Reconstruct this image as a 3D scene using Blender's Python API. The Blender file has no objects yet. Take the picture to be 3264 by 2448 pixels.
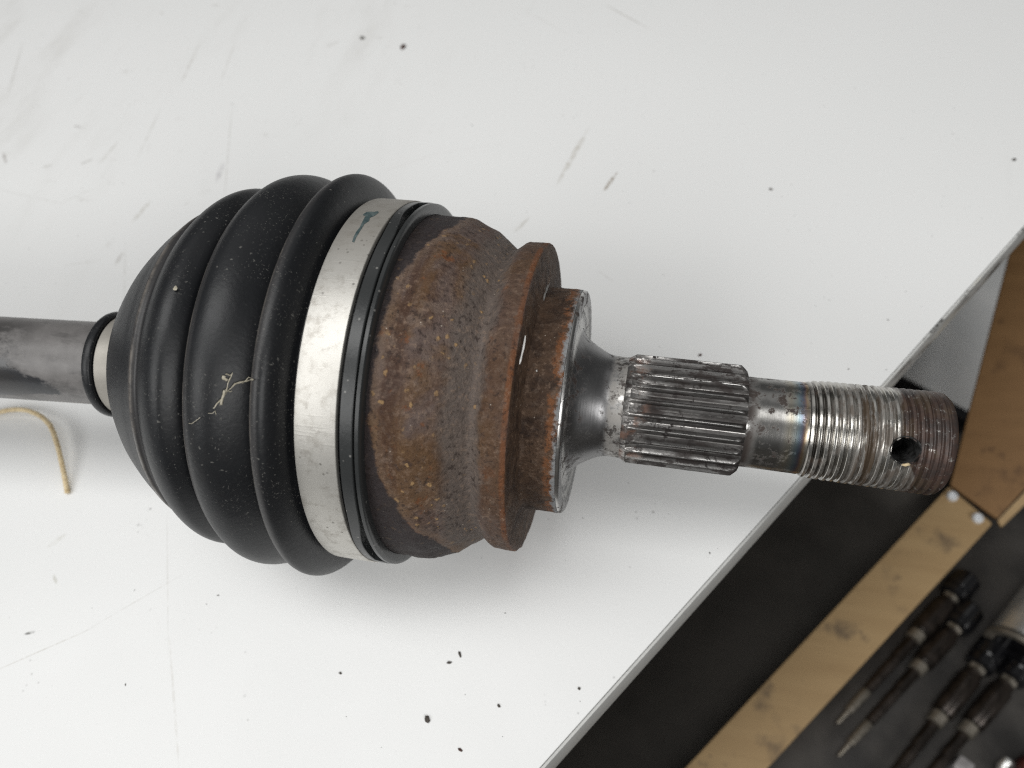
import bpy, bmesh, math, random
from mathutils import Vector, Matrix, noise as mnoise
from mathutils.bvhtree import BVHTree

sc = bpy.context.scene
COL = sc.collection
R = math.radians

# ------------------------------------------------------------------ camera
FPX, CX, CY, S = 2451.0, 1632.0, 1224.0, 0.19          # focal length in photo pixels, metres per unit
SL, TAU, Y0, TY = R(6.5), R(10.3), 0.0136, 0.63
TX = math.tan(TAU) / math.cos(SL) - TY * math.tan(SL)
AX = Vector((math.cos(TAU) * math.cos(SL), math.cos(TAU) * math.sin(SL), -math.sin(TAU)))
NZ = -Vector((TX, TY, 1)).normalized()
YY = NZ.cross(AX)
P0 = Vector((0, Y0, 1))
AXIS_H = 0.2645 * S


def cam2world_dir(v):
    return Vector((AX.dot(v), YY.dot(v), NZ.dot(v)))


def cam2world(p):
    return cam2world_dir(Vector(p) - P0) * S + Vector((0, 0, AXIS_H))


CAM = cam2world((0, 0, 0))


def ray(px, py):
    return cam2world_dir(Vector(((px - CX) / FPX, (py - CY) / FPX, 1))).normalized()


def at(px, py, z=0.0):
    """point of the horizontal plane at height z that the photograph shows at (px, py)"""
    d = ray(px, py)
    return CAM + d * ((z - CAM.z) / d.z)


cam_data = bpy.data.cameras.new('camera')
cam = bpy.data.objects.new('camera', cam_data)
COL.objects.link(cam)
xr, yr, zr = cam2world_dir(Vector((1, 0, 0))), cam2world_dir(Vector((0, -1, 0))), cam2world_dir(Vector((0, 0, -1)))
rot = Matrix((xr, yr, zr)).transposed()
cam.matrix_world = Matrix.Translation(CAM) @ rot.to_4x4()
cam_data.sensor_width = 36.0
cam_data.lens = FPX / 3264.0 * 36.0
cam_data.clip_start, cam_data.clip_end = 0.01, 50
cam_data.dof.use_dof = True
cam_data.dof.focus_distance = 0.172
cam_data.dof.aperture_fstop = 14.0
sc.camera = cam

# ------------------------------------------------------------------ light: a workshop ceiling lamp and added fill panels
world = bpy.data.worlds.new('World')
sc.world = world
world.use_nodes = True
world.node_tree.nodes['Background'].inputs[0].default_value = (0.99, 1.0, 0.995, 1)
world.node_tree.nodes['Background'].inputs[1].default_value = 0.10


def area_lamp(name, loc, sx, sy, power, col=(1.0, 1.0, 0.988)):
    ld = bpy.data.lights.new(name, 'AREA')
    ld.shape = 'RECTANGLE'
    ld.size, ld.size_y, ld.energy, ld.color = sx, sy, power, col
    o = bpy.data.objects.new(name, ld)
    COL.objects.link(o)
    o.location = loc
    return o


area_lamp('main_or_fill_light', (-0.50, -0.17, 1.55), 1.7, 0.52, 14)
area_lamp('main_or_fill_light', (-0.3, 1.7, 1.7), 3.0, 1.7, 6)  # added broad fill panel, standing for lit ceiling on the far side
area_lamp('main_or_fill_light', (-1.6, -1.8, 1.6), 1.8, 1.8, 43)  # added fill panel at front left, softens the shadow under the joint
area_lamp('main_or_fill_light', (1.7, -1.8, 1.6), 1.6, 1.6, 50)  # added fill panel at front right, kept out of the cylinders' reflections

sc.view_settings.view_transform = 'Standard'
sc.view_settings.look = 'None'
sc.view_settings.exposure = 0.0
sc.view_settings.gamma = 1.0
sc.cycles.use_denoising = False          # keep the fine grain of rust and grime
sc.cycles.filter_width = 1.2
sc.cycles.sample_clamp_indirect = 4.0


# ------------------------------------------------------------------ node helpers
class NT:
    def __init__(self, name, base=(0.5, 0.5, 0.5), rough=0.5, metal=0.0, spec=0.5):
        self.m = bpy.data.materials.new(name)
        self.m.use_nodes = True
        self.t = self.m.node_tree
        self.b = self.t.nodes['Principled BSDF']
        self.set('Base Color', (*base, 1))
        self.set('Roughness', rough)
        self.set('Metallic', metal)
        self.set('Specular IOR Level', spec)

    def put(self, sock, v):
        if isinstance(v, bpy.types.NodeSocket):
            self.t.links.new(v, sock)
        elif isinstance(v, (tuple, list)) and len(v) == 3 and sock.type == 'RGBA':
            sock.default_value = (*v, 1)
        else:
            sock.default_value = v

    def set(self, k, v):
        self.put(self.b.inputs[k], v)

    def node(self, typ, **props):
        n = self.t.nodes.new(typ)
        for k, v in props.items():
            setattr(n, k, v)
        return n

    def obj(self):
        return self.node('ShaderNodeTexCoord').outputs['Object']

    def attr(self, name):
        return self.node('ShaderNodeAttribute', attribute_name=name).outputs['Fac']

    def math(self, op, a, b=0.0, c=0.0, clamp=False):
        n = self.node('ShaderNodeMath', operation=op, use_clamp=clamp)
        self.put(n.inputs[0], a)
        self.put(n.inputs[1], b)
        self.put(n.inputs[2], c)
        return n.outputs[0]

    def mapping(self, vec, scale=(1, 1, 1), rot=(0, 0, 0), loc=(0, 0, 0)):
        n = self.node('ShaderNodeMapping')
        self.put(n.inputs['Vector'], vec)
        n.inputs['Scale'].default_value = scale
        n.inputs['Rotation'].default_value = rot
        n.inputs['Location'].default_value = loc
        return n.outputs[0]

    def noise(self, vec, scale, detail=4.0, rough=0.55, dist=0.0, out='Fac'):
        n = self.node('ShaderNodeTexNoise')
        self.put(n.inputs['Vector'], vec)
        n.inputs['Scale'].default_value = scale
        n.inputs['Detail'].default_value = detail
        n.inputs['Roughness'].default_value = rough
        n.inputs['Distortion'].default_value = dist
        return n.outputs[out]

    def voro(self, vec, scale, feature='F1', rnd=1.0, out='Distance'):
        n = self.node('ShaderNodeTexVoronoi', feature=feature)
        self.put(n.inputs['Vector'], vec)
        n.inputs['Scale'].default_value = scale
        n.inputs['Randomness'].default_value = rnd
        return n.outputs[out]

    def smooth(self, v, lo, hi):
        n = self.node('ShaderNodeMapRange', interpolation_type='SMOOTHSTEP')
        self.put(n.inputs['Value'], v)
        n.inputs['From Min'].default_value, n.inputs['From Max'].default_value = (lo, hi) if lo < hi else (hi, lo)
        n.inputs['To Min'].default_value, n.inputs['To Max'].default_value = (0, 1) if lo < hi else (1, 0)
        return n.outputs[0]

    def ramp(self, v, stops, interp='LINEAR'):
        n = self.node('ShaderNodeValToRGB')
        self.put(n.inputs[0], v)
        cr = n.color_ramp
        cr.interpolation = interp
        while len(cr.elements) < len(stops):
            cr.elements.new(0.5)
        for e, (p, c) in zip(cr.elements, stops):
            e.position = p
            e.color = (*c, 1)
        return n.outputs[0]

    def mix(self, f, a, b):
        n = self.node('ShaderNodeMix', data_type='RGBA')
        self.put(n.inputs[0], f)
        self.put(n.inputs[6], a)
        self.put(n.inputs[7], b)
        return n.outputs[2]

    def mixf(self, f, a, b):
        n = self.node('ShaderNodeMix', data_type='FLOAT')
        self.put(n.inputs[0], f)
        self.put(n.inputs[2], a)
        self.put(n.inputs[3], b)
        return n.outputs[0]

    def bump(self, h, strength=0.3, dist=0.0005, prev=None):
        n = self.node('ShaderNodeBump')
        n.inputs['Strength'].default_value = strength
        n.inputs['Distance'].default_value = dist
        self.put(n.inputs['Height'], h)
        if prev is not None:
            self.put(n.inputs['Normal'], prev)
        self.set('Normal', n.outputs[0])
        return n.outputs[0]

    def xyz(self, vec):
        n = self.node('ShaderNodeSeparateXYZ')
        self.put(n.inputs[0], vec)
        return n.outputs


MUL, ADD, SUB, MAX, MIN = 'MULTIPLY', 'ADD', 'SUBTRACT', 'MAXIMUM', 'MINIMUM'


# ------------------------------------------------------------------ materials
def mat_laminate():
    k = NT('white_laminate', rough=0.34)
    o = k.obj()
    x, y, z = k.xyz(o)
    big = k.noise(o, 9, 3)
    base = k.mix(big, (0.815, 0.82, 0.81), (0.845, 0.845, 0.84))
    # grime rubbed into the far left of the board
    zone = k.math(ADD, k.math(MUL, k.math(MUL, x, -1.0), 2.6), k.math(MUL, y, 2.2))
    zone = k.smooth(zone, 0.28, 0.95)
    g1 = k.smooth(k.noise(k.mapping(o, (30, 9, 1), (0, 0, R(-38))), 1.0, 5, 0.62), 0.50, 0.80)
    g2 = k.smooth(k.noise(o, 95, 5, 0.7), 0.60, 0.78)
    grime = k.math(MUL, k.math(ADD, k.math(MUL, g1, 0.26), k.math(MUL, g2, 0.42)), zone)
    base = k.mix(grime, base, (0.40, 0.37, 0.325))
    smear = k.math(MUL, k.smooth(k.noise(k.mapping(o, (60, 14, 1), (0, 0, R(-36))), 1.0, 4, 0.6), 0.64, 0.84), 0.12)
    base = k.mix(smear, base, (0.46, 0.45, 0.43))
    # dust specks
    for sc_, r_, amt, th in ((170, 0.11, 0.40, 0.64), (330, 0.14, 0.32, 0.62), (90, 0.045, 0.6, 0.58)):
        v = k.smooth(k.voro(o, sc_), r_, r_ * 0.45)
        gate = k.smooth(k.noise(o, 41, 4), th - 0.06, th + 0.06)
        base = k.mix(k.math(MUL, k.math(MUL, v, gate), amt), base, (0.12, 0.11, 0.10))
    # rubbed stains with a shape of their own: (px, py, px2, py2, width in mm, strength)
    for (x1, y1, x2, y2, w, amt, colr) in (
            (1878, 405, 1775, 590, 2.4, 0.42, (0.42, 0.38, 0.31)), (1968, 548, 1922, 612, 1.5, 0.85, (0.30, 0.25, 0.19)),
            (1690, 690, 1640, 740, 1.8, 0.35, (0.40, 0.37, 0.30)), (420, 710, 480, 640, 2.4, 0.35, (0.40, 0.37, 0.30)),
            (690, 580, 712, 520, 3.0, 0.35, (0.36, 0.34, 0.36)), (150, 1745, 215, 1700, 2.0, 0.22, (0.45, 0.43, 0.34)),
            (575, 270, 640, 130, 1.6, 0.3, (0.42, 0.39, 0.34)), (395, 800, 365, 850, 2.4, 0.3, (0.4, 0.37, 0.33)),
            (310, 530, 385, 440, 1.7, 0.26, (0.42, 0.40, 0.34)), (1920, 10, 2075, 95, 1.0, 0.5, (0.44, 0.41, 0.37)),
            (170, 1830, 181, 1862, 1.2, 0.5, (0.40, 0.38, 0.30)), (75, 2022, 115, 2012, 0.9, 0.9, (0.06, 0.055, 0.045)),
            (-60, 2158, 300, 2000, 0.30, 0.6, (0.50, 0.47, 0.42)), (240, 2030, 600, 1820, 0.25, 0.5, (0.50, 0.48, 0.44)),
            (532, 1600, 536, 2080, 0.45, 0.30, (0.52, 0.50, 0.46)), (540, 2030, 572, 2470, 0.9, 0.28, (0.56, 0.53, 0.48)),
            (1215, 548, 1420, 480, 0.25, 0.4, (0.50, 0.42, 0.40)), (1380, 492, 1640, 448, 0.22, 0.35, (0.50, 0.42, 0.40)),
            (-20, 600, 120, 632, 0.35, 0.5, (0.42, 0.39, 0.36)), (100, 628, 215, 652, 0.35, 0.5, (0.42, 0.39, 0.36)), (190, 650, 310, 596, 0.35, 0.45, (0.42, 0.39, 0.36)),
            (1900, 860, 1960, 900, 0.3, 0.5, (0.40, 0.36, 0.33)), (1650, 20, 1830, 120, 0.4, 0.35, (0.45, 0.42, 0.38)),
            (20, 320, 75, 130, 1.2, 0.35, (0.42, 0.40, 0.36)), (700, 270, 755, 120, 1.0, 0.30, (0.44, 0.41, 0.36)), (715, 640, 740, 330, 0.9, 0.30, (0.46, 0.44, 0.40)),
            (430, 520, 520, 330, 1.0, 0.30, (0.44, 0.42, 0.37)), (10, 480, 20, 525, 1.6, 0.6, (0.34, 0.31, 0.29)), (235, 400, 262, 408, 1.6, 0.55, (0.36, 0.34, 0.32)),
            (130, 535, 170, 525, 1.8, 0.4, (0.40, 0.38, 0.34)), (255, 525, 300, 505, 1.6, 0.45, (0.38, 0.36, 0.33)), (600, 640, 590, 655, 1.2, 0.4, (0.4, 0.38, 0.34)),
            (400, 760, 395, 1010, 0.9, 0.22, (0.48, 0.46, 0.42)), (205, 845, 330, 830, 0.6, 0.32, (0.44, 0.42, 0.38))):
        p, q = at(x1, y1), at(x2, y2)
        c, d = (p + q) / 2, q - p
        L = d.length
        loc = Matrix.Rotation(-math.atan2(d.y, d.x), 3, 'Z') @ -c
        m = k.mapping(o, (1, 1, 1), (0, 0, -math.atan2(d.y, d.x)), loc)
        mx, my, _ = k.xyz(m)
        wob = k.math(MUL, k.math(SUB, k.noise(o, 160, 4, 0.7), 0.5), 1.5)
        u = k.math('POWER', k.math(MUL, mx, 2.0 / L), 2.0)
        v = k.math('POWER', k.math(MUL, my, 2000.0 / w), 2.0)
        f = k.smooth(k.math(ADD, k.math(ADD, u, v), wob), 1.25, 0.2)
        f = k.math(MUL, f, k.smooth(k.noise(o, 420, 4, 0.7), 0.3, 0.62))
        base = k.mix(k.math(MUL, f, min(1.0, amt * 1.25)), base, colr)
    k.set('Base Color', base)
    k.set('Roughness', k.mixf(k.noise(o, 24, 4), 0.30, 0.46))
    k.bump(k.noise(o, 700, 3), 0.05, 0.0003)
    return k.m


def mat_edge():
    k = NT('edge_banding', (0.36, 0.36, 0.345), 0.5)
    o = k.obj()
    x, y, z = k.xyz(o)
    n1 = k.noise(k.mapping(o, (40, 40, 40)), 6, 5, 0.65)
    base = k.mix(n1, (0.46, 0.46, 0.445), (0.66, 0.66, 0.64))
    zone = k.smooth(k.math(ADD, x, y), 0.135, 0.175)
    sc1 = k.noise(k.mapping(o, (60, 60, 260)), 1, 6, 0.7)
    scuff = k.math(MUL, k.smooth(sc1, 0.50, 0.60), zone)
    base = k.mix(k.math(MUL, scuff, 0.93), base, (0.03, 0.028, 0.025))
    light = k.math(MUL, k.smooth(k.noise(k.mapping(o, (50, 50, 120), loc=(3, 1, 2)), 1, 4), 0.55, 0.7), zone)
    base = k.mix(k.math(MUL, light, 0.6), base, (0.62, 0.59, 0.50))
    k.set('Base Color', base)
    k.bump(k.noise(o, 900, 4), 0.25, 0.0004)
    return k.m


def mat_rubber():
    k = NT('black_rubber', rough=0.5, spec=0.42)
    o = k.obj()
    s = k.attr('sx')
    ph = k.attr('ph')
    n = k.noise(o, 55, 5, 0.6)
    base = k.mix(n, (0.0048, 0.0056, 0.0074), (0.0135, 0.0145, 0.0165))
    film = k.smooth(k.noise(k.mapping(o, (40, 14, 14)), 1, 5, 0.65), 0.52, 0.80)
    base = k.mix(k.math(MUL, film, 0.35), base, (0.06, 0.055, 0.05))
    # fold facets lightened as painted shading, then dust rubbed onto the crests
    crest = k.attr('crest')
    facet_shading = k.math(MUL, k.smooth(crest, 0.05, 0.45), k.mixf(k.noise(o, 90, 5, 0.65), 0.25, 0.95))
    base = k.mix(k.math(MUL, facet_shading, 0.8), base, (0.056, 0.053, 0.053))
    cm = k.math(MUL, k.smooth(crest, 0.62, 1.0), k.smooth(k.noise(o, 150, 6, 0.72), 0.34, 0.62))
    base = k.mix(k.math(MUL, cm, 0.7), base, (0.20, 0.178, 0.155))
    wear = k.math(MUL, k.math(MUL, k.smooth(ph, 0.75, 1.1), k.smooth(ph, 2.0, 1.5)), k.math(MUL, k.smooth(crest, 0.72, 0.98), k.smooth(k.noise(o, 240, 6, 0.75), 0.36, 0.58)))
    base = k.mix(k.math(MUL, wear, 0.75), base, (0.26, 0.255, 0.25))
    spk = None
    warp = k.mix(0.0022, o, k.noise(o, 700, 3, out='Color'))
    for sc_, r_, th, nz in ((520, 0.15, 0.50, 60), (1000, 0.17, 0.50, 45), (1500, 0.2, 0.52, 90), (300, 0.055, 0.46, 70)):
        v = k.smooth(k.voro(k.mapping(warp, (1, 1, 1), (0, 0, 0), (nz, sc_, 0)), sc_), r_, r_ * 0.4)
        gate = k.smooth(k.noise(o, nz, 4), th - 0.10, th + 0.14)
        f = k.math(MUL, v, gate)
        spk = f if spk is None else k.math(MAX, spk, f)
    base = k.mix(k.math(MUL, spk, 0.42), base, (0.34, 0.33, 0.30))
    k.set('Base Color', base)
    k.set('Roughness', k.math(ADD, k.mixf(n, 0.34, 0.50), k.math(MUL, spk, 0.3)))
    b = k.bump(k.noise(o, 1100, 4), 0.12, 0.0004)
    k.bump(k.noise(o, 130, 3), 0.10, 0.001, b)
    return k.m


def mat_lip():
    k = NT('grey_rubber_lip', rough=0.30, spec=0.45)
    o = k.obj()
    n = k.noise(o, 90, 5, 0.6)
    base = k.mix(n, (0.020, 0.022, 0.023), (0.040, 0.042, 0.042))
    v = k.smooth(k.voro(o, 420), 0.14, 0.07)
    base = k.mix(k.math(MUL, v, 0.5), base, (0.35, 0.34, 0.32))
    k.set('Base Color', base)
    k.bump(k.noise(o, 700, 3), 0.08, 0.0004)
    return k.m


def mat_band():
    k = NT('clamp_steel', rough=0.42, metal=1.0)
    o = k.obj()
    ph = k.attr('ph')
    mott = k.noise(o, 330, 6, 0.72)
    cloud = k.noise(o, 60, 5, 0.62)
    base = k.mix(cloud, (0.60, 0.58, 0.535), (0.70, 0.685, 0.65))
    base = k.mix(k.math(MUL, k.smooth(mott, 0.48, 0.68), 0.65), base, (0.42, 0.395, 0.355))
    pit = k.math(MUL, k.smooth(k.voro(o, 520), 0.20, 0.10), k.smooth(k.noise(o, 70, 3), 0.50, 0.60))
    base = k.mix(k.math(MUL, pit, 0.7), base, (0.20, 0.19, 0.17))
    # duller and darker on the far side of the band
    dull = k.math(MUL, k.smooth(ph, 0.10, -0.25), k.mixf(mott, 0.55, 1.0))
    base = k.mix(k.math(MUL, dull, 0.75), base, (0.30, 0.275, 0.24))
    scr = k.smooth(k.noise(k.mapping(o, (60, 900, 900)), 1, 3, 0.6), 0.55, 0.75)
    k.set('Base Color', base)
    k.set('Metallic', k.mixf(dull, 0.92, 0.55))
    k.set('Roughness', k.math(ADD, k.mixf(cloud, 0.46, 0.56), k.math(MUL, dull, 0.12)))
    b = k.bump(mott, 0.10, 0.0004)
    k.bump(scr, 0.06, 0.0003, b)
    return k.m


def mat_small_band():
    k = NT('dusty_steel_band', rough=0.5, metal=0.35)
    o = k.obj()
    n = k.noise(o, 260, 5, 0.6)
    k.set('Base Color', k.mix(n, (0.32, 0.30, 0.265), (0.47, 0.445, 0.40)))
    k.bump(n, 0.1, 0.0004)
    return k.m


def mat_rust():
    k = NT('rusty_steel', rough=0.75, spec=0.35)
    o = k.obj()
    s = k.attr('sx')          # millimetres along the axis
    ph = k.attr('ph')
    big = k.noise(o, 36, 4, 0.6, 0.5)
    big2 = k.noise(k.mapping(o, (1, 1, 1), loc=(3, 7, 1)), 44, 5, 0.62, 0.6)
    mid = k.noise(o, 150, 6, 0.68, 0.6)
    mid2 = k.noise(k.mapping(o, (1, 1, 1), loc=(9, 2, 4)), 190, 6, 0.7)
    fine = k.noise(o, 430, 5, 0.72)
    grain = k.noise(k.mapping(o, (1, 1, 1), loc=(5, 5, 2)), 820, 4, 0.7)
    streak = k.noise(k.mapping(o, (330, 16, 16)), 1, 4, 0.6)
    base = k.mix(k.smooth(big, 0.40, 0.58), (0.078, 0.039, 0.022), (0.118, 0.084, 0.072))
    base = k.mix(k.math(MUL, k.smooth(big2, 0.52, 0.64), 0.75), base, (0.118, 0.062, 0.025))
    base = k.mix(k.math(MUL, k.smooth(streak, 0.50, 0.66), 0.70), base, (0.055, 0.025, 0.014))
    base = k.mix(k.math(MUL, k.smooth(mid, 0.55, 0.66), 0.50), base, (0.185, 0.135, 0.105))
    base = k.mix(k.math(MUL, k.smooth(mid2, 0.57, 0.66), 0.80), base, (0.165, 0.058, 0.018))
    base = k.mix(k.math(MUL, k.smooth(mid2, 0.42, 0.33), 0.75), base, (0.045, 0.026, 0.021))
    # greyer worn cone beside the flange, orange crest, dark bare faces
    wob = k.math(MUL, k.math(SUB, k.noise(o, 75, 6, 0.72), 0.5), 7.0)
    sw = k.math(ADD, s, wob)
    grey = k.math(MUL, k.math(MUL, k.smooth(sw, -8.2, -5.2), k.smooth(sw, 1.6, -0.4)), 0.9)
    base = k.mix(grey, base, k.mix(fine, (0.092, 0.073, 0.063), (0.165, 0.135, 0.118)))
    org = k.math(MUL, k.smooth(sw, 0.2, 2.6), k.smooth(s, 6.5, 6.0))
    base = k.mix(k.math(MUL, org, k.mixf(mid, 0.25, 1.0)), base, k.mix(fine, (0.058, 0.030, 0.017), (0.125, 0.070, 0.040)))
    crest = k.math(MUL, k.math(MUL, k.smooth(s, 4.9, 5.6), k.smooth(s, 6.55, 6.2)), k.smooth(k.noise(o, 90, 3), 0.35, 0.55))
    base = k.mix(k.math(MUL, crest, 0.75), base, (0.175, 0.062, 0.021))
    face = k.smooth(s, 6.35, 6.7)
    base = k.mix(face, base, k.mix(k.smooth(mid, 0.35, 0.65), (0.040, 0.022, 0.014), (0.105, 0.062, 0.038)))
    # collar: brown with an orange and bare blue-grey border at its end
    cw = k.math(ADD, s, k.math(MUL, k.math(SUB, k.noise(o, 420, 6, 0.75), 0.5), 5.0))
    ring1 = k.math(MUL, k.smooth(cw, 12.3, 13.6), k.smooth(k.noise(o, 420, 5, 0.7), 0.42, 0.54))
    base = k.mix(k.math(MUL, ring1, 0.85), base, (0.21, 0.082, 0.030))
    ring2 = k.math(MUL, k.smooth(cw, 14.1, 14.9), k.smooth(k.noise(o, 230, 5, 0.7), 0.36, 0.50))
    base = k.mix(k.math(MUL, ring2, 0.9), base, (0.28, 0.30, 0.31))
    # patch of old dark primer next to the boot, with a ragged border
    lobe = k.math(MUL, k.smooth(ph, 0.80, 1.75), 13.0)
    lobe2 = k.math(MUL, k.smooth(ph, 0.15, -0.75), 7.5)
    border = k.math(ADD, k.math(ADD, lobe, lobe2), -20.6)
    dw = k.math(SUB, k.math(ADD, s, k.math(MUL, k.math(SUB, k.noise(o, 85, 7, 0.72), 0.5), 8.5)), border)
    dark = k.smooth(dw, 0.45, -0.45)
    rim = k.math(MUL, k.smooth(dw, -0.3, 0.5), k.smooth(dw, 3.0, 0.8))
    base = k.mix(k.math(MUL, rim, 0.35), base, (0.20, 0.135, 0.090))
    base = k.mix(k.math(MUL, dark, 0.93), base, k.mix(fine, (0.015, 0.012, 0.0135), (0.040, 0.033, 0.035)))
    # grain, pits, pale and golden crumbs
    notdark = k.math(SUB, 1.0, k.math(MUL, dark, 0.85))
    g3 = k.noise(o, 560, 6, 0.78)
    base = k.mix(k.math(MUL, k.math(MUL, k.smooth(g3, 0.52, 0.64), 0.30), notdark), base, (0.230, 0.170, 0.130))
    base = k.mix(k.math(MUL, k.math(MUL, k.math(MUL, k.smooth(grain, 0.54, 0.66), 0.42), k.smooth(k.noise(o, 70, 3), 0.36, 0.58)), notdark), base, (0.30, 0.205, 0.145))
    base = k.mix(k.math(MUL, k.smooth(grain, 0.46, 0.36), k.mixf(k.smooth(k.noise(o, 62, 3), 0.40, 0.60), 0.25, 0.75)), base, (0.024, 0.014, 0.011))
    gold = k.math(MUL, k.smooth(k.voro(k.mix(0.0015, o, k.noise(o, 800, 2, out='Color')), 430), 0.25, 0.14), k.smooth(k.noise(o, 90, 3), 0.46, 0.58))
    gold = k.math(MUL, k.math(MUL, gold, notdark), k.smooth(s, 1.5, -2.0))
    base = k.mix(k.math(MUL, gold, 0.85), base, (0.36, 0.225, 0.105))
    pale = k.math(MUL, k.smooth(k.voro(o, 700), 0.13, 0.07), k.smooth(k.noise(o, 150, 3), 0.54, 0.64))
    base = k.mix(pale, base, (0.50, 0.43, 0.36))
    k.set('Base Color', base)
    k.set('Roughness', k.mixf(fine, 0.55, 0.85))
    b1 = k.bump(k.noise(o, 300, 6, 0.72), 0.8, 0.0010)
    b2 = k.bump(grain, 0.75, 0.0006, b1)
    k.bump(gold, 0.5, 0.0004, b2)
    return k.m


def steel_base(k, o):
    mot = k.noise(o, 190, 6, 0.7)
    cloud = k.noise(o, 45, 4)
    base = k.mix(mot, (0.36, 0.355, 0.35), (0.62, 0.61, 0.59))
    return base, mot, cloud


def mat_stub():
    """machined face, cone, journal"""
    k = NT('machined_steel', rough=0.3, metal=1.0)
    o = k.obj()
    s = k.attr('sx')
    ph = k.attr('ph')
    base, mot, cloud = steel_base(k, o)
    turning = k.noise(k.mapping(o, (2600, 4, 4)), 1, 2, 0.5)
    # grease film on the cone, rough and darkened to stand for a dark reflection, with bright worn specks
    film = k.math(MUL, k.smooth(s, 26.5, 23.5), k.smooth(s, 15.6, 16.2))
    film = k.math(MUL, film, k.mixf(cloud, 0.55, 1.0))
    base = k.mix(k.math(MUL, film, 0.82), base, (0.085, 0.085, 0.095))
    neck = k.math(MUL, k.smooth(s, 23.6, 25.0), k.smooth(s, 30.0, 28.6))
    neck = k.math(MUL, neck, k.smooth(k.noise(o, 210, 6, 0.7), 0.40, 0.55))
    base = k.mix(k.math(MUL, neck, 0.75), base, (0.36, 0.34, 0.315))
    npit = k.math(MUL, k.math(MUL, k.smooth(s, 22.0, 24.0), k.smooth(s, 30.0, 29.0)), k.smooth(k.noise(o, 520, 6, 0.75), 0.52, 0.60))
    base = k.mix(k.math(MUL, npit, 0.85), base, (0.055, 0.045, 0.040))
    dots = k.math(MUL, k.smooth(k.noise(o, 1900, 4, 0.7), 0.52, 0.60), k.smooth(k.noise(o, 150, 4), 0.50, 0.64))
    dots = k.math(MUL, dots, film)
    base = k.mix(k.math(MUL, dots, 0.5), base, (0.62, 0.61, 0.59))
    # journal darkened to paint in its dark reflection
    dark_refl = k.math(MUL, k.smooth(s, 54.5, 56.5), k.mixf(k.smooth(mot, 0.35, 0.65), 0.45, 0.90))
    base = k.mix(dark_refl, base, (0.19, 0.185, 0.175))
    # brown-black stains
    st = k.smooth(k.noise(o, 330, 6, 0.75), 0.51, 0.58)
    gate = k.smooth(k.noise(o, 90, 4), 0.44, 0.56)
    jz = k.math(MAX, k.smooth(s, 25.0, 27.0), k.smooth(s, 20.0, 18.0))
    farside = k.smooth(ph, 0.55, 0.05)
    stain = k.math(MUL, k.math(MUL, st, k.math(MAX, gate, k.math(MUL, farside, k.smooth(s, 50, 56)))), jz)
    groove = k.math(MUL, k.math(MUL, k.smooth(s, 53.9, 54.4), k.smooth(s, 58.0, 55.5)), k.smooth(mot, 0.32, 0.5))
    stain = k.math(MAX, stain, groove)
    base = k.mix(k.math(MUL, stain, 0.92), base, (0.030, 0.017, 0.012))
    # temper colours next to the thread
    tv = k.math(ADD, s, k.math(MUL, k.math(SUB, k.noise(o, 160, 4), 0.5), 1.6))
    tv = k.math(MUL, k.math(SUB, tv, 62.6), 1 / 5.6)
    tint = k.ramp(tv, [(0.0, (0.50, 0.49, 0.46)), (0.30, (0.50, 0.45, 0.33)), (0.48, (0.40, 0.47, 0.45)), (0.60, (0.20, 0.36, 0.44)),
                       (0.70, (0.07, 0.17, 0.33)), (0.78, (0.06, 0.05, 0.16)), (0.83, (0.26, 0.09, 0.10)),
                       (0.89, (0.58, 0.33, 0.10)), (1.0, (0.58, 0.52, 0.40))])
    base = k.mix(k.math(MUL, k.math(MUL, k.smooth(s, 62.0, 63.5), k.mixf(mot, 0.2, 0.7)), k.math(SUB, 1.0, stain)), base, tint)
    # dotted dark ring on the end face
    rr = k.attr('rr')
    fz = k.math(MUL, k.smooth(s, 18, 17), k.math(MUL, k.smooth(rr, 20.2, 20.7), k.smooth(rr, 22.6, 22.0)))
    ring = k.math(MUL, fz, k.smooth(k.noise(o, 900, 3), 0.44, 0.50))
    base = k.mix(ring, base, (0.02, 0.02, 0.02))
    k.set('Base Color', base)
    k.set('Metallic', k.math(SUB, 1.0, k.math(MAX, k.math(MUL, stain, 0.85), k.math(MAX, ring, k.math(MUL, neck, 0.5)))))
    rough = k.mixf(mot, 0.20, 0.36)
    rough = k.math(ADD, rough, k.math(ADD, k.math(MUL, stain, 0.35), k.math(ADD, k.math(MUL, film, 0.10), k.math(MUL, k.math(MAX, neck, npit), 0.30))))
    k.set('Roughness', rough)
    b = k.bump(turning, 0.10, 0.00012)
    k.bump(k.math(ADD, mot, k.math(MUL, stain, 0.5)), 0.06, 0.0002, b)
    return k.m


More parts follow.
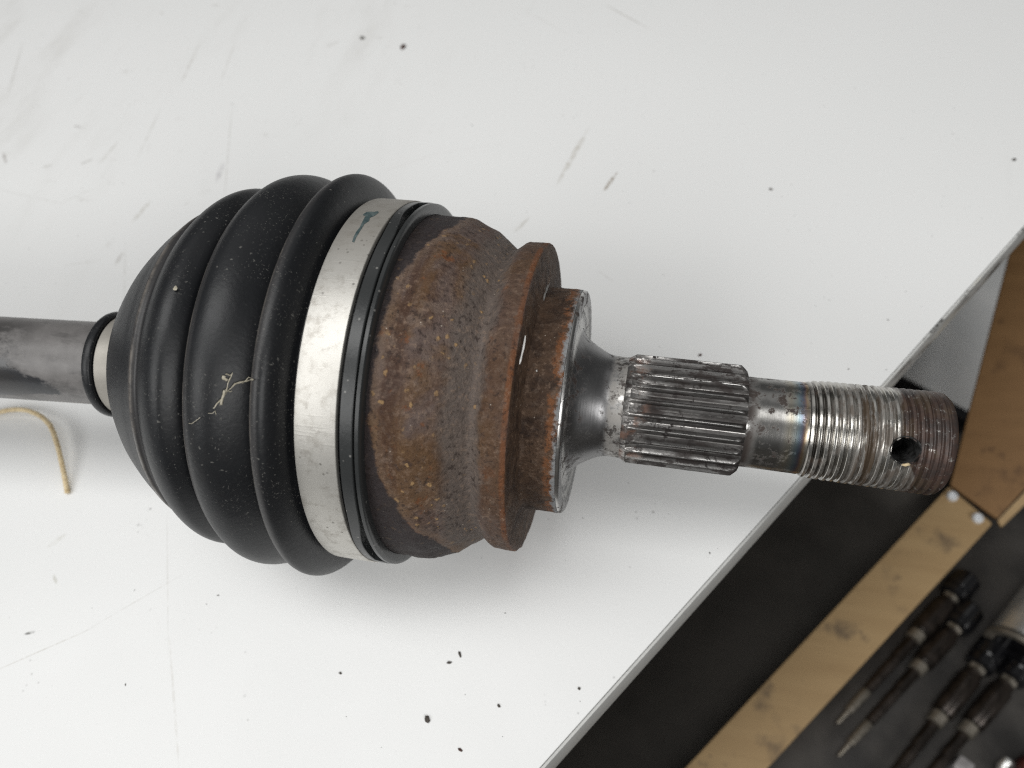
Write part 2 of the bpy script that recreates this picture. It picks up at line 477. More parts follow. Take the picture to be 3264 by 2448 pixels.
def mat_spline():
    k = NT('stained_spline_steel', rough=0.3, metal=1.0)
    o = k.obj()
    s = k.attr('sx')
    h = k.attr('crest')
    base, mot, cloud = steel_base(k, o)
    base = k.mix(k.mixf(mot, 0.35, 0.75), base, (0.17, 0.165, 0.16))
    root = k.smooth(h, 0.92, 0.25)
    grime = k.math(MUL, root, k.mixf(k.smooth(k.noise(k.mapping(o, (90, 300, 300)), 1, 5, 0.65), 0.3, 0.62), 0.60, 1.0))
    groove_glint = k.math(MUL, k.smooth(h, -0.17, -0.25), k.smooth(k.noise(k.mapping(o, (120, 500, 500)), 1, 5, 0.7), 0.40, 0.56))  # bright line along the groove centres, a highlight painted in
    runs = k.math(MUL, k.smooth(s, 34.0, 31.5), k.smooth(k.noise(o, 260, 5, 0.7), 0.36, 0.52))
    grime = k.math(MUL, grime, k.math(SUB, 1.0, k.math(MUL, k.math(MAX, groove_glint, runs), 0.9)))
    base = k.mix(k.math(MUL, k.math(MAX, groove_glint, runs), 0.7), base, (0.50, 0.48, 0.46))
    base = k.mix(grime, base, (0.048, 0.044, 0.042))
    st = k.smooth(k.noise(k.mapping(o, (170, 420, 420)), 1, 6, 0.75), 0.47, 0.55)
    gate = k.smooth(k.noise(o, 80, 4), 0.36, 0.56)
    stain = k.math(MUL, st, k.math(MAX, gate, k.smooth(s, 53, 54.8)))
    base = k.mix(k.math(MUL, stain, 0.93), base, (0.020, 0.013, 0.011))
    spots = k.math(MUL, k.smooth(k.noise(o, 380, 6, 0.75), 0.56, 0.62), k.smooth(k.noise(o, 65, 3), 0.42, 0.56))
    base = k.mix(k.math(MUL, spots, 0.95), base, (0.012, 0.008, 0.007))
    copper = k.math(MUL, k.math(MUL, k.smooth(s, 35, 31), root), k.smooth(k.noise(o, 170, 5, 0.7), 0.50, 0.62))
    base = k.mix(k.math(MUL, copper, 0.50), base, (0.30, 0.165, 0.115))
    chat = k.noise(k.mapping(o, (3200, 60, 60)), 1, 2)
    k.set('Base Color', base)
    k.set('Metallic', k.math(SUB, 1.0, k.math(MAX, k.math(MUL, k.math(MAX, stain, spots), 0.85), k.math(MUL, grime, 0.45))))
    k.set('Roughness', k.math(ADD, k.mixf(mot, 0.20, 0.38), k.math(MAX, k.math(MUL, k.math(MAX, stain, spots), 0.4), k.math(MUL, grime, 0.22))))
    b = k.bump(mot, 0.3, 0.0003)
    k.bump(chat, 0.08, 0.0001, b)
    return k.m


def mat_thread():
    k = NT('thread_steel', rough=0.28, metal=1.0)
    o = k.obj()
    s = k.attr('sx')
    ph = k.attr('ph')
    h = k.attr('crest')
    base, mot, cloud = steel_base(k, o)
    base = k.mix(0.4, base, (0.72, 0.69, 0.62))
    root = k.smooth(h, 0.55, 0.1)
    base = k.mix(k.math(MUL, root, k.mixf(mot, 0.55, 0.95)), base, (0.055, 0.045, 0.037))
    brown = k.smooth(k.noise(k.mapping(o, (520, 80, 80)), 1, 6, 0.72), 0.40, 0.54)
    gate = k.smooth(k.noise(o, 95, 5, 0.65), 0.46, 0.58)
    b1 = k.math(MUL, brown, k.math(MAX, k.math(MUL, gate, 0.85), k.math(MUL, k.smooth(s, 77, 79), k.smooth(s, 84.0, 82))))
    sw = k.math(SUB, k.math(ADD, s, k.math(MUL, k.math(SUB, k.noise(o, 120, 5, 0.65), 0.5), 3.0)),
                k.math(MUL, k.smooth(ph, 0.65, 1.4), 4.0))
    endr = k.smooth(sw, 86.2, 87.4)
    b2 = k.math(MUL, endr, k.mixf(k.smooth(k.noise(o, 700, 4, 0.7), 0.60, 0.68), 1.0, 0.25))
    st = k.math(MAX, b1, b2)
    dk = k.mix(k.smooth(mot, 0.35, 0.65), (0.014, 0.0055, 0.004), (0.055, 0.020, 0.011))
    dk = k.mix(b1, dk, (0.055, 0.032, 0.014))
    base = k.mix(k.math(MUL, st, 0.95), base, dk)
    k.set('Base Color', base)
    k.set('Metallic', k.math(SUB, 1.0, k.math(MUL, st, 0.9)))
    k.set('Roughness', k.math(ADD, k.mixf(mot, 0.16, 0.32), k.math(MUL, st, 0.16)))
    k.bump(mot, 0.18, 0.0003)
    return k.m


def mat_shaft():
    k = NT('worn_painted_shaft', rough=0.5)
    o = k.obj()
    s = k.attr('sx')
    ph = k.attr('ph')
    n1 = k.noise(k.mapping(o, (1, 1.6, 1.6)), 90, 6, 0.68, 0.4)
    n2 = k.noise(o, 260, 5, 0.65)
    grey = k.mix(n2, (0.105, 0.099, 0.097), (0.235, 0.224, 0.218))
    lim = k.math(ADD, k.math(MUL, k.math(SUB, n1, 0.5), 34.0), k.math(MUL, k.smooth(ph, 0.40, 1.45), 15.0))
    lim = k.math(SUB, lim, k.math(MUL, k.smooth(ph, 0.35, -0.15), 10.0))
    lim = k.math(SUB, lim, k.math(MUL, k.smooth(ph, 1.35, 1.75), 20.0))  # bottom edge left lighter, painting in the reflection there
    dark = k.smooth(k.math(SUB, k.math(SUB, s, lim), -101.5), 2.2, -2.2)
    base = k.mix(k.math(MUL, dark, 0.95), grey, k.mix(n2, (0.014, 0.016, 0.020), (0.034, 0.037, 0.043)))
    blotch = k.math(MUL, k.smooth(k.noise(k.mapping(o, (40, 110, 110)), 1, 6, 0.68), 0.50, 0.68), 0.75)
    smud = k.math(MUL, k.math(MUL, k.smooth(s, -90, -104), k.smooth(ph, -0.75, -0.2)), k.smooth(k.noise(k.mapping(o, (70, 120, 120), loc=(2, 2, 2)), 1, 6, 0.7), 0.42, 0.58))
    blotch = k.math(MAX, blotch, k.math(MUL, smud, 0.85))
    base = k.mix(blotch, base, (0.040, 0.038, 0.037))
    k.set('Base Color', base)
    k.set('Roughness', k.mixf(dark, 0.42, 0.26))
    k.bump(k.math(SUB, n2, k.math(MUL, dark, 0.5)), 0.15, 0.0005)
    return k.m


def mat_wood(name, a, b, dirt, grain_rot=0.0):
    k = NT(name, rough=0.62, spec=0.3)
    o = k.obj()
    g = k.noise(k.mapping(o, (14, 160, 160), (0, 0, grain_rot)), 1, 4, 0.55)
    n = k.noise(o, 38, 5, 0.6)
    base = k.mix(g, a, b)
    base = k.mix(k.math(MUL, k.smooth(n, 0.56, 0.72), 0.75), base, dirt)
    d2 = k.math(MUL, k.smooth(k.noise(o, 95, 5, 0.7), 0.60, 0.72), 0.6)
    base = k.mix(d2, base, dirt)
    k.set('Base Color', base)
    k.bump(g, 0.12, 0.0008)
    return k.m


def mat_simple(name, a, b, rough, metal=0.0, scale=120, bump=0.1):
    k = NT(name, rough=rough, metal=metal)
    o = k.obj()
    n = k.noise(o, scale, 5, 0.62)
    k.set('Base Color', k.mix(k.smooth(n, 0.3, 0.7), a, b))
    k.set('Roughness', k.mixf(n, rough * 0.8, min(1, rough * 1.2)))
    if bump:
        k.bump(n, bump, 0.0006)
    return k.m


M = dict(
    laminate=mat_laminate(), edge=mat_edge(), rubber=mat_rubber(), lip=mat_lip(), band=mat_band(),
    small_band=mat_small_band(), rust=mat_rust(), stub=mat_stub(), spline=mat_spline(), thread=mat_thread(),
    shaft=mat_shaft(),
    tan=mat_wood('tan_hardboard', (0.30, 0.195, 0.095), (0.43, 0.300, 0.155), (0.10, 0.075, 0.055), R(-50)),
    brown=mat_wood('brown_hardboard', (0.160, 0.084, 0.031), (0.240, 0.132, 0.053), (0.07, 0.034, 0.014), R(-50)),
    floor=mat_simple('dark_floor', (0.036, 0.032, 0.027), (0.070, 0.063, 0.055), 0.75, 0, 22, 0.1),
    tray=mat_simple('oily_tray', (0.018, 0.016, 0.015), (0.052, 0.047, 0.042), 0.55, 0, 30, 0.15),
    white=mat_simple('white_board', (0.62, 0.63, 0.63), (0.72, 0.72, 0.71), 0.5, 0, 25, 0.03),
    screw=mat_simple('bright_zinc', (0.62, 0.64, 0.66), (0.86, 0.88, 0.90), 0.45, 0.25, 900, 0.2),
    rod=mat_simple('oily_brown_steel', (0.016, 0.013, 0.011), (0.048, 0.038, 0.032), 0.30, 0.6, 160, 0.15),
    rod_tip=mat_simple('bare_dull_steel', (0.15, 0.135, 0.11), (0.25, 0.225, 0.19), 0.42, 0.6, 220, 0.1),
    cap=mat_simple('black_plastic', (0.003, 0.003, 0.004), (0.009, 0.009, 0.010), 0.16, 0, 90, 0.05),
    chrome=mat_simple('bright_steel', (0.70, 0.70, 0.68), (0.84, 0.84, 0.82), 0.36, 0.85, 90, 0.04),
    dull=mat_simple('dull_metal', (0.26, 0.25, 0.25), (0.40, 0.385, 0.38), 0.5, 0.5, 90, 0.1),
    red=mat_simple('red_plastic', (0.022, 0.004, 0.003), (0.060, 0.008, 0.005), 0.4, 0, 60, 0.05),
    twine=mat_simple('straw_twine', (0.56, 0.43, 0.25), (0.80, 0.67, 0.44), 0.85, 0, 700, 0.3),
    lint=mat_simple('pale_lint', (0.34, 0.31, 0.23), (0.55, 0.51, 0.42), 0.9, 0, 900, 0.2),
    flake=mat_simple('dark_flake', (0.030, 0.025, 0.020), (0.10, 0.085, 0.07), 0.7, 0, 1500, 0.3),
    rustflake=mat_simple('rust_flake', (0.030, 0.012, 0.009), (0.085, 0.030, 0.018), 0.7, 0, 1500, 0.3),
    teal=mat_simple('teal_paint', (0.035, 0.065, 0.070), (0.115, 0.150, 0.150), 0.6, 0, 500, 0.1),
    chip=mat_simple('bare_metal', (0.28, 0.27, 0.26), (0.55, 0.54, 0.52), 0.5, 0.4, 600, 0.1),
    hole=mat_simple('greasy_bore', (0.010, 0.009, 0.008), (0.10, 0.10, 0.10), 0.4, 0.4, 500, 0.3),
)


# ------------------------------------------------------------------ object helpers
def tag(o, label=None, cat=None, group=None, kind=None):
    if label: o['label'] = label
    if cat: o['category'] = cat
    if group: o['group'] = group
    if kind: o['kind'] = kind
    return o


def empty(name, loc=(0, 0, 0), parent=None):
    o = bpy.data.objects.new(name, None)
    o.empty_display_size = 0.01
    COL.objects.link(o)
    o.location = loc
    if parent: o.parent = parent
    return o


def mesh_obj(name, verts, faces, m, parent=None, sharp=35, attrs=None, flat=False, face_mats=None):
    me = bpy.data.meshes.new(name)
    off = Vector(parent.matrix_world.translation) if False else Vector((0, 0, 0))
    me.from_pydata([tuple(v) for v in verts], [], faces)
    for k_, vals in (attrs or {}).items():
        at_ = me.attributes.new(k_, 'FLOAT', 'POINT')
        at_.data.foreach_set('value', vals)
    for mm in (m if isinstance(m, list) else [m]):
        me.materials.append(mm)
    if face_mats:
        me.polygons.foreach_set('material_index', face_mats)
    if not flat:
        me.polygons.foreach_set('use_smooth', [True] * len(me.polygons))
        if sharp:
            me.set_sharp_from_angle(angle=R(sharp))
    me.update()
    o = bpy.data.objects.new(name, me)
    COL.objects.link(o)
    if parent: o.parent = parent
    return o


def bm_obj(name, bm, m, parent=None, sharp=30):
    me = bpy.data.meshes.new(name)
    bmesh.ops.recalc_face_normals(bm, faces=bm.faces)
    bm.to_mesh(me)
    bm.free()
    me.materials.append(m)
    me.polygons.foreach_set('use_smooth', [True] * len(me.polygons))
    me.set_sharp_from_angle(angle=R(sharp))
    o = bpy.data.objects.new(name, me)
    COL.objects.link(o)
    if parent: o.parent = parent
    return o


SP = -0.15
A2 = Vector((math.cos(R(6)) * math.cos(R(3.45)), math.cos(R(6)) * math.sin(R(3.45)), -math.sin(R(6))))
XW = Vector((1, 0, 0))                      # the stub axis in world space
X2 = cam2world_dir(A2)                      # the bar's axis
PIV = Vector((SP * S, 0, AXIS_H))


def frame_stub(s):
    return Vector((s * S, 0, AXIS_H)), XW


def frame_boot(t):                           # t counted from the pivot
    w = min(1.0, max(0.0, (-0.04 - t) / 0.345)) ** 1.7
    d = (XW * (1 - w) + X2 * w).normalized()
    return PIV + d * (t * S), d


def ring_basis(d):
    up = Vector((0, 0, 1))
    up = (up - d * up.dot(d)).normalized()
    side = d.cross(up)                       # towards -y (the viewer) for d = +x
    return up, side


def lathe(name, prof, m, parent, frame=frame_stub, seg=160, rfun=None, sharp=35, crest=None, s_off=0.0, cap=False, sfun=None):
    """prof: list of (s, r) in units; rfun(s, r, phi) may alter r.  phi = 0 is up, +90 deg is towards the viewer"""
    verts, sx, phs, cr, rrs = [], [], [], [], []
    for i, (s, r) in enumerate(prof):
        c, d = frame(s)
        up, side = ring_basis(d)
        c0 = c
        for j in range(seg):
            p = -math.pi + 2 * math.pi * j / seg
            c = c0 + d * (sfun(s, p) * S) if sfun else c0
            rr = rfun(s, r, p) if rfun else r
            verts.append(c + (up * math.cos(p) + side * math.sin(p)) * (rr * S))
            sx.append((s + s_off) * S * 1000)
            phs.append(p)
            rrs.append(rr * S * 1000)
            cr.append(crest(s, rr, p) if crest else 0.0)
    faces = []
    for i in range(len(prof) - 1):
        for j in range(seg):
            k = (j + 1) % seg
            faces.append((i * seg + j, i * seg + k, (i + 1) * seg + k, (i + 1) * seg + j))
    if cap:
        faces.append(tuple(range(seg)))
        n = (len(prof) - 1) * seg
        faces.append(tuple(n + seg - 1 - j for j in range(seg)))
    return mesh_obj(name, verts, faces, m, parent, sharp, dict(sx=sx, ph=phs, crest=cr, rr=rrs))


def catmull(pts, n):
    out = []
    P = [pts[0]] + list(pts) + [pts[-1]]
    for i in range(1, len(P) - 2):
        p0, p1, p2, p3 = P[i - 1], P[i], P[i + 1], P[i + 2]
        for j in range(n):
            t = j / n
            out.append(tuple(0.5 * ((2 * b) + (c - a) * t + (2 * a - 5 * b + 4 * c - d) * t * t + (3 * b - a - 3 * c + d) * t ** 3)
                             for a, b, c, d in zip(p0, p1, p2, p3)))
    out.append(tuple(pts[-1]))
    return out


def densify(prof, step):
    out = [prof[0]]
    for (a, b), (c, d) in zip(prof, prof[1:]):
        n = max(1, int(math.hypot(c - a, d - b) / step))
        for i in range(1, n + 1):
            out.append((a + (c - a) * i / n, b + (d - b) * i / n))
    return out


def tube(name, pts, rad, m, parent=None, seg=8, closed_ends=True):
    """rad: number or list"""
    pts = [Vector(p) for p in pts]
    verts, faces = [], []
    n = len(pts)
    up = Vector((0.13, 0.21, 1)).normalized()
    for i, p in enumerate(pts):
        d = (pts[min(i + 1, n - 1)] - pts[max(i - 1, 0)]).normalized()
        u = (up - d * up.dot(d)).normalized()
        v = d.cross(u)
        r = rad[i] if isinstance(rad, (list, tuple)) else rad
        for j in range(seg):
            a = 2 * math.pi * j / seg
            verts.append(p + u * (r * math.cos(a)) + v * (r * math.sin(a)))
    for i in range(n - 1):
        for j in range(seg):
            k = (j + 1) % seg
            faces.append((i * seg + j, (i + 1) * seg + j, (i + 1) * seg + k, i * seg + k))
    if closed_ends:
        faces.append(tuple(range(seg)))
        faces.append(tuple((n - 1) * seg + seg - 1 - j for j in range(seg)))
    return verts, faces


def prism(poly, z0, z1):
    """poly: list of xy points, extruded from z0 to z1"""
    n = len(poly)
    v = [Vector((p[0], p[1], z0)) for p in poly] + [Vector((p[0], p[1], z1)) for p in poly]
    f = [tuple(range(n)), tuple(range(2 * n - 1, n - 1, -1))]
    for i in range(n):
        k = (i + 1) % n
        f.append((i, i + n, k + n, k))
    return v, f


def solid(name, verts, faces, m, parent=None, bevel=0.0, segs=2):
    bm = bmesh.new()
    vs = [bm.verts.new(v) for v in verts]
    for f in faces:
        bm.faces.new([vs[i] for i in f])
    bmesh.ops.recalc_face_normals(bm, faces=bm.faces)
    if bevel:
        bmesh.ops.bevel(bm, geom=list(bm.edges), offset=bevel, segments=segs, affect='EDGES', profile=0.6)
    return bm_obj(name, bm, m, parent)


# ------------------------------------------------------------------ the setting: floor, table
FLOOR_Z = -0.262
fl = mesh_obj('floor', [(-4, -4, FLOOR_Z), (4, -4, FLOOR_Z), (4, 4, FLOOR_Z), (-4, 4, FLOOR_Z)], [(0, 1, 2, 3)], M['floor'], flat=True)
tag(fl, kind='structure')

E0, E1 = at(3264, 733), at(1736, 2448)
ED = (E1 - E0).normalized()
EN = Vector((ED.y, -ED.x, 0))
if EN.dot(Vector((1, -1, 0))) < 0:
    EN = -EN
EM = (E0 + E1) / 2
TH = 0.0185
table = tag(empty('table', (0, 0, 0)), 'white laminate table top with a scuffed grey edge, under the rusty drive shaft', 'table')
q = [EM - ED * 0.75, EM + ED * 0.75, EM + ED * 0.75 - EN * 0.75, EM - ED * 0.75 - EN * 0.75]
inn = [EM - ED * 0.75 - EN * 0.0009, EM + ED * 0.75 - EN * 0.0009, q[2], q[3]]
v, f = prism(inn, -TH + 0.0003, 0.0)
solid('table_top', v, f, M['laminate'], table, 0.0004)
es = [EM - ED * 0.75 - EN * 0.0008, EM + ED * 0.75 - EN * 0.0008, EM + ED * 0.75, EM - ED * 0.75]
v, f = prism(es, -TH, -0.0002)
solid('edge_strip', v, f, M['edge'], table, 0.0003)

# ------------------------------------------------------------------ the drive shaft
shaft = tag(empty('drive_shaft', (0, 0, 0)), 'car drive shaft end with black ribbed boot, rusty joint and threaded steel stub', 'drive shaft')

# bar
bar = [(t / 1.0, 0.0575) for t in [-1.75 + 0.02 * i for i in range(0, 70)]]
bar = [(-1.75, 0.0575)] + [(-1.7 + 0.05 * i, 0.0575) for i in range(0, 31)]


def frame_bar(t):
    return PIV + X2 * (t * S), X2


lathe('shaft_bar', bar, M['shaft'], shaft, frame_bar, 96, cap=True)

# boot
boot_key = [(-0.409, 0.0590), (-0.409, 0.0700), (-0.405, 0.0730), (-0.399, 0.0730), (-0.396, 0.0700), (-0.395, 0.0625),
            (-0.380, 0.0622), (-0.366, 0.0625), (-0.362, 0.0680), (-0.3605, 0.0800), (-0.3580, 0.0950), (-0.3500, 0.1085), (-0.335, 0.1310),
            (-0.320, 0.1500), (-0.305, 0.1670), (-0.290, 0.1810), (-0.275, 0.1938), (-0.263, 0.2028), (-0.256, 0.2083), (-0.2515, 0.2115), (-0.2480, 0.2128),
            (-0.2440, 0.2120), (-0.2400, 0.2135), (-0.2330, 0.2210), (-0.222, 0.2308), (-0.209, 0.2378), (-0.197, 0.2392), (-0.187, 0.2350), (-0.179, 0.2290),
            (-0.1740, 0.2220), (-0.1705, 0.2190), (-0.1680, 0.2250), (-0.1650, 0.2370), (-0.1620, 0.2452), (-0.1560, 0.2515), (-0.147, 0.2570), (-0.136, 0.2593),
            (-0.124, 0.2580), (-0.112, 0.2530), (-0.101, 0.2460), (-0.092, 0.2390), (-0.085, 0.2330), (-0.0815, 0.2305), (-0.0790, 0.2370), (-0.0768, 0.2500),
            (-0.0745, 0.2590), (-0.0710, 0.2632), (-0.0640, 0.2645), (-0.0570, 0.2610), (-0.0500, 0.2520), (-0.0455, 0.2420), (-0.0430, 0.2340), (-0.0410, 0.2298),
            (-0.036, 0.2290), (0.020, 0.2285)]
boot_prof = catmull(boot_key, 5)
CR = [-0.1615, -0.0745, -0.2500]


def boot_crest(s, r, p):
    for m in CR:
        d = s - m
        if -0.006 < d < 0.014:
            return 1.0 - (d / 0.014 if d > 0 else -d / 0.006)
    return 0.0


def boot_r(s, r, p):
    # the folds sag and flatten a little where they lie on the table
    n = mnoise.noise(Vector((s * 14, math.cos(p) * 1.6, math.sin(p) * 1.6)))
    return r + 0.0009 * n * min(1, max(0, (r - 0.07) / 0.1))


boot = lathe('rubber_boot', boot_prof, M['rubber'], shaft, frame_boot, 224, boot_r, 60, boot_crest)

# raised end lip of the boot, right of the clamp
lip_prof = [(0.0125, 0.2260), (0.0135, 0.2330), (0.0145, 0.2350), (0.0270, 0.2352), (0.0280, 0.2345), (0.0284, 0.2235), (0.0302, 0.2235),
            (0.0306, 0.2345), (0.0345, 0.2345), (0.0358, 0.2330), (0.0365, 0.2290), (0.0365, 0.2215)]
lip_prof = [(s + SP, r) for s, r in lip_prof]


def lip_shift(s, p):
    """two locating lugs: the strip jogs over to the clamp and leaves a dark pocket behind it"""
    x = s - SP
    if not (0.0130 < x < 0.0286):
        return 0.0
    for p0, p1 in ((R(70), R(101)), (R(-12), R(-42))):
        t = (p - p0) / (p1 - p0)
        if 0 < t < 1:
            w = min(1, t / 0.55) * min(1, (1 - t) / 0.07)
            w = w * w * (3 - 2 * w)
            return -(0.0036 + (x - 0.0145) / 0.0125 * 0.0040) * w
    return 0.0


lip = lathe('boot_lip', lip_prof, M['lip'], boot, frame_stub, 448, sfun=lip_shift)
tag(lip, 'dark grey smooth rubber lip')


# clamps
band = lathe('clamp_band', [(s + SP, r) for s, r in ((-0.0362, 0.2300), (-0.0368, 0.2352), (-0.0360, 0.2362), (-0.0345, 0.2364), (0.0085, 0.2364), (0.0098, 0.2362), (0.0104, 0.2354), (0.0102, 0.2300))],
             M['band'], shaft, frame_stub, 224)
tag(band, 'wide bright steel clamp band with a teal paint stroke')
lathe('clamp_band', [(-0.3945, 0.0600), (-0.3945, 0.0672), (-0.3935, 0.0680), (-0.3660, 0.0680), (-0.3650, 0.0672), (-0.3650, 0.0600)],
      M['small_band'], shaft, frame_boot, 96)['label'] = 'narrow dusty steel clamp band at the small end of the boot'


def on_surface(px, py, r):
    """where the line of sight at (px, py) meets a cylinder of radius r round the stub axis"""
    d = ray(px, py)
    oy, oz = CAM.y, CAM.z - AXIS_H
    a_ = d.y * d.y + d.z * d.z
    b_ = oy * d.y + oz * d.z
    c_ = oy * oy + oz * oz - (r * S) ** 2
    t = (-b_ - math.sqrt(max(0, b_ * b_ - a_ * c_))) / a_
    p = CAM + d * t
    return p, Vector((0, p.y, p.z - AXIS_H)).normalized()


# teal paint stroke lying on the clamp
random.seed(5)
pv, pf = [], []


def paint_strip(path, widths):
    base = len(pv)
    for i, ((x, y), w) in enumerate(zip(path, widths)):
        x2, y2 = path[min(i + 1, len(path) - 1)]
        x1, y1 = path[max(i - 1, 0)]
        L = math.hypot(x2 - x1, y2 - y1)
        nx, ny = -(y2 - y1) / L, (x2 - x1) / L
        for sg in (-1, 0, 1):
            jw = w * (1 + random.uniform(-0.35, 0.35))
            p, nn = on_surface(x + nx * sg * jw, y + ny * sg * jw, 0.2364)
            pv.append(p + nn * (0.00006 + (0.00008 if sg == 0 else 0)))
    for i in range(len(path) - 1):
        a_ = base + i * 3
        pf.append((a_, a_ + 1, a_ + 4, a_ + 3))
        pf.append((a_ + 1, a_ + 2, a_ + 5, a_ + 4))


paint_strip([(1206, 676), (1190, 683), (1176, 690), (1168, 698), (1158, 712), (1150, 726), (1140, 742), (1131, 757), (1125, 772)],
            [2.5, 5, 8, 10, 4.5, 4, 4.5, 5.5, 4])
paint_strip([(1158, 686), (1170, 684), (1182, 683), (1196, 678)], [2, 6, 6, 3])
mesh_obj('paint_mark', pv, pf, M['teal'], band, 0)

# rusty joint housing with flange and collar
hp = densify([(-0.1300, 0.2190), (-0.1180, 0.2208), (-0.0705, 0.2200), (-0.0640, 0.2188), (-0.0459, 0.2105), (-0.0394, 0.2085), (-0.0294, 0.2010),
              (-0.0125, 0.1868), (-0.0085, 0.1848), (-0.0045, 0.1862), (0.0050, 0.1940), (0.0085, 0.1958), (0.0315, 0.1964), (0.0338, 0.1952),
              (0.0352, 0.1880), (0.0382, 0.1500), (0.0392, 0.1445), (0.0420, 0.1430), (0.0780, 0.1426), (0.0800, 0.1418)], 0.0035)


def rough_r(s, r, p):
    v3 = Vector((s, math.cos(p) * r, math.sin(p) * r))
    n = mnoise.noise(v3 * 26) * 0.0011 + mnoise.noise(v3 * 75) * 0.0007 + mnoise.noise(v3 * 190) * 0.0005
    # heavier scale on the under side
    lump = max(0.0, math.sin(p - 0.5)) ** 3 * mnoise.noise(v3 * 45 + Vector((7, 1, 3))) * 0.0022
    if s < -0.112:
        n *= 0.3
        lump = 0
    if s > 0.074:
        n *= 0.4
        lump = 0
    return r + n + lump


housing = lathe('joint_housing', hp, M['rust'], shaft, frame_stub, 288, rough_r, 50)

# slivers of bare metal chipped free on the flange crest and its inner corner
def chip(path, widths, r, push=0.0):
    vv_, ff_ = [], []
    for i, ((x, y), w) in enumerate(zip(path, widths)):
        for sg in (-1, 1):
            p, nn = on_surface(x + sg * w, y, r)
            vv_.append(p + nn * 0.0003)
    for i in range(len(path) - 1):
        ff_.append((i * 2, i * 2 + 1, i * 2 + 3, i * 2 + 2))
    return mesh_obj('bare_chip', vv_, ff_, M['chip'], housing, 0)


chip([(1675, 1072), (1673, 1090), (1669, 1112), (1664, 1132), (1660, 1150), (1657, 1162)], [1.5, 2.6, 2.8, 2.2, 2.6, 1], 0.1958)
chip([(1751, 893), (1748, 905), (1744, 920), (1740, 938)], [2.5, 6, 4, 2], 0.1475)
chip([(1738, 936), (1735, 950), (1733, 962)], [2, 3, 1.5], 0.1475)
chip([(1711, 1180), (1711, 1186)], [2.5, 2], 0.1440)

# machined end face, cone, journal
face = [(0.0795, 0.1405), (0.0805, 0.1422), (0.0835, 0.1415), (0.0848, 0.1395), (0.0850, 0.1290), (0.0846, 0.1255), (0.0835, 0.1240), (0.0820, 0.1195), (0.0812, 0.1150), (0.0808, 0.1080),
        (0.0815, 0.0990), (0.0830, 0.0945)]
lathe('end_face', densify(face, 0.0025), M['stub'], shaft, frame_stub, 192, None, 45)
cone = catmull([(0.0815, 0.0960), (0.0850, 0.0900), (0.0920, 0.0822), (0.1032, 0.0745), (0.1167, 0.0672), (0.1250, 0.0645), (0.1350, 0.0637), (0.1450, 0.0638), (0.1500, 0.0640)], 6)
stub = lathe('stub_shaft', cone, M['stub'], shaft, frame_stub, 160)
jr = [(0.2860, 0.0590), (0.2872, 0.0570), (0.2900, 0.0558), (0.2950, 0.0556), (0.3540, 0.0560), (0.3580, 0.0562), (0.3610, 0.0550)]
lathe('journal', densify(jr, 0.003), M['stub'], stub, frame_stub, 160)

# splines
NT_ = 25
R_OUT, R_ROOT = 0.0690, 0.0632


def spline_shape(p):
    u = (p * NT_ / (2 * math.pi)) % 1.0
    d = abs(u - 0.5) * 2          # 0 at tooth centre, 1 at groove centre
    x = min(1.0, max(0.0, (0.38 - d) / 0.30))
    return x


def spline_r(s, r, p):
    h = spline_shape(p)
    d = abs((p * NT_ / (2 * math.pi)) % 1.0 - 0.5) * 2
    hollow = max(0.0, (d - 0.38) / 0.62) ** 1.5 * 0.0016
    runout = min(1.0, max(0.0, (s - 0.151) / 0.026))
    runout = math.sqrt(1 - (1 - runout) ** 2)              # the round trace of the cutter
    root = R_OUT - (R_OUT - R_ROOT + hollow) * runout
    return min(r, root + (R_OUT - root) * h)


sp_prof = [(0.1455, 0.0636), (0.1480, 0.0650), (0.1530, 0.0682), (0.1545, 0.0688), (0.1560, 0.0690)]
sp_prof += [(0.156 + 0.004 * i, 0.0690) for i in range(1, 31)]
sp_prof += [(0.2785, 0.0690), (0.2815, 0.0688), (0.2860, 0.0648), (0.2885, 0.0622), (0.2890, 0.0560)]
lathe('spline_section', sp_prof, M['spline'], shaft, frame_stub, NT_ * 20, spline_r, 42,
      lambda s, r, p: min(1.0, max(-1.0, (r - R_ROOT) / (R_OUT - R_ROOT))))

# thread (a true helix) with the cotter hole
T0, T1, PITCH = 0.3575, 0.5165, 0.0083
TR, TD = 0.0606, 0.0036
HOLE_PX = (2887, 1438)
hp_, hn = on_surface(*HOLE_PX, TR)
HR = 0.0148 * S


def thread_r(s, r, p):
    u = ((s - T0) / PITCH - p / (2 * math.pi)) % 1.0
    d = abs(u - 0.5) * 2
    h = min(1.0, max(0.0, (0.92 - d) / 0.62))
    h = h * h * (3 - 2 * h)
    lead = min(1.0, max(0.0, (s - T0 + 0.001) / 0.009))
    grow = min(1.0, max(0.0, (s - T0) / 0.03))
    wear = 0.0004 * mnoise.noise(Vector((s * 160, math.cos(p) * 2.2, math.sin(p) * 2.2)))
    depth = TD * (1.0 if s < 0.49 else 0.75)
    out = (0.0580 + 0.0016 * grow + 0.0020 * min(1.0, max(0.0, (s - T0) / (T1 - T0))))
    rr = out - depth + (depth + wear) * h
    rr = 0.0560 * (1 - lead) + rr * lead
    return min(rr, r)


n_s = 330
th_prof = [(T0 + (T1 - T0) * i / n_s, 1.0) for i in range(n_s + 1)]
th_prof = [(s, 1.0 if s < T1 - 0.009 else 0.0614 - 0.0062 * ((s - (T1 - 0.009)) / 0.009) ** 1.6) for s, _ in th_prof]
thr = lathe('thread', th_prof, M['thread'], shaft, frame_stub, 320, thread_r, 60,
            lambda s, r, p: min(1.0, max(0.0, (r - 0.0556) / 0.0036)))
bm = bmesh.new()
bm.from_mesh(thr.data)


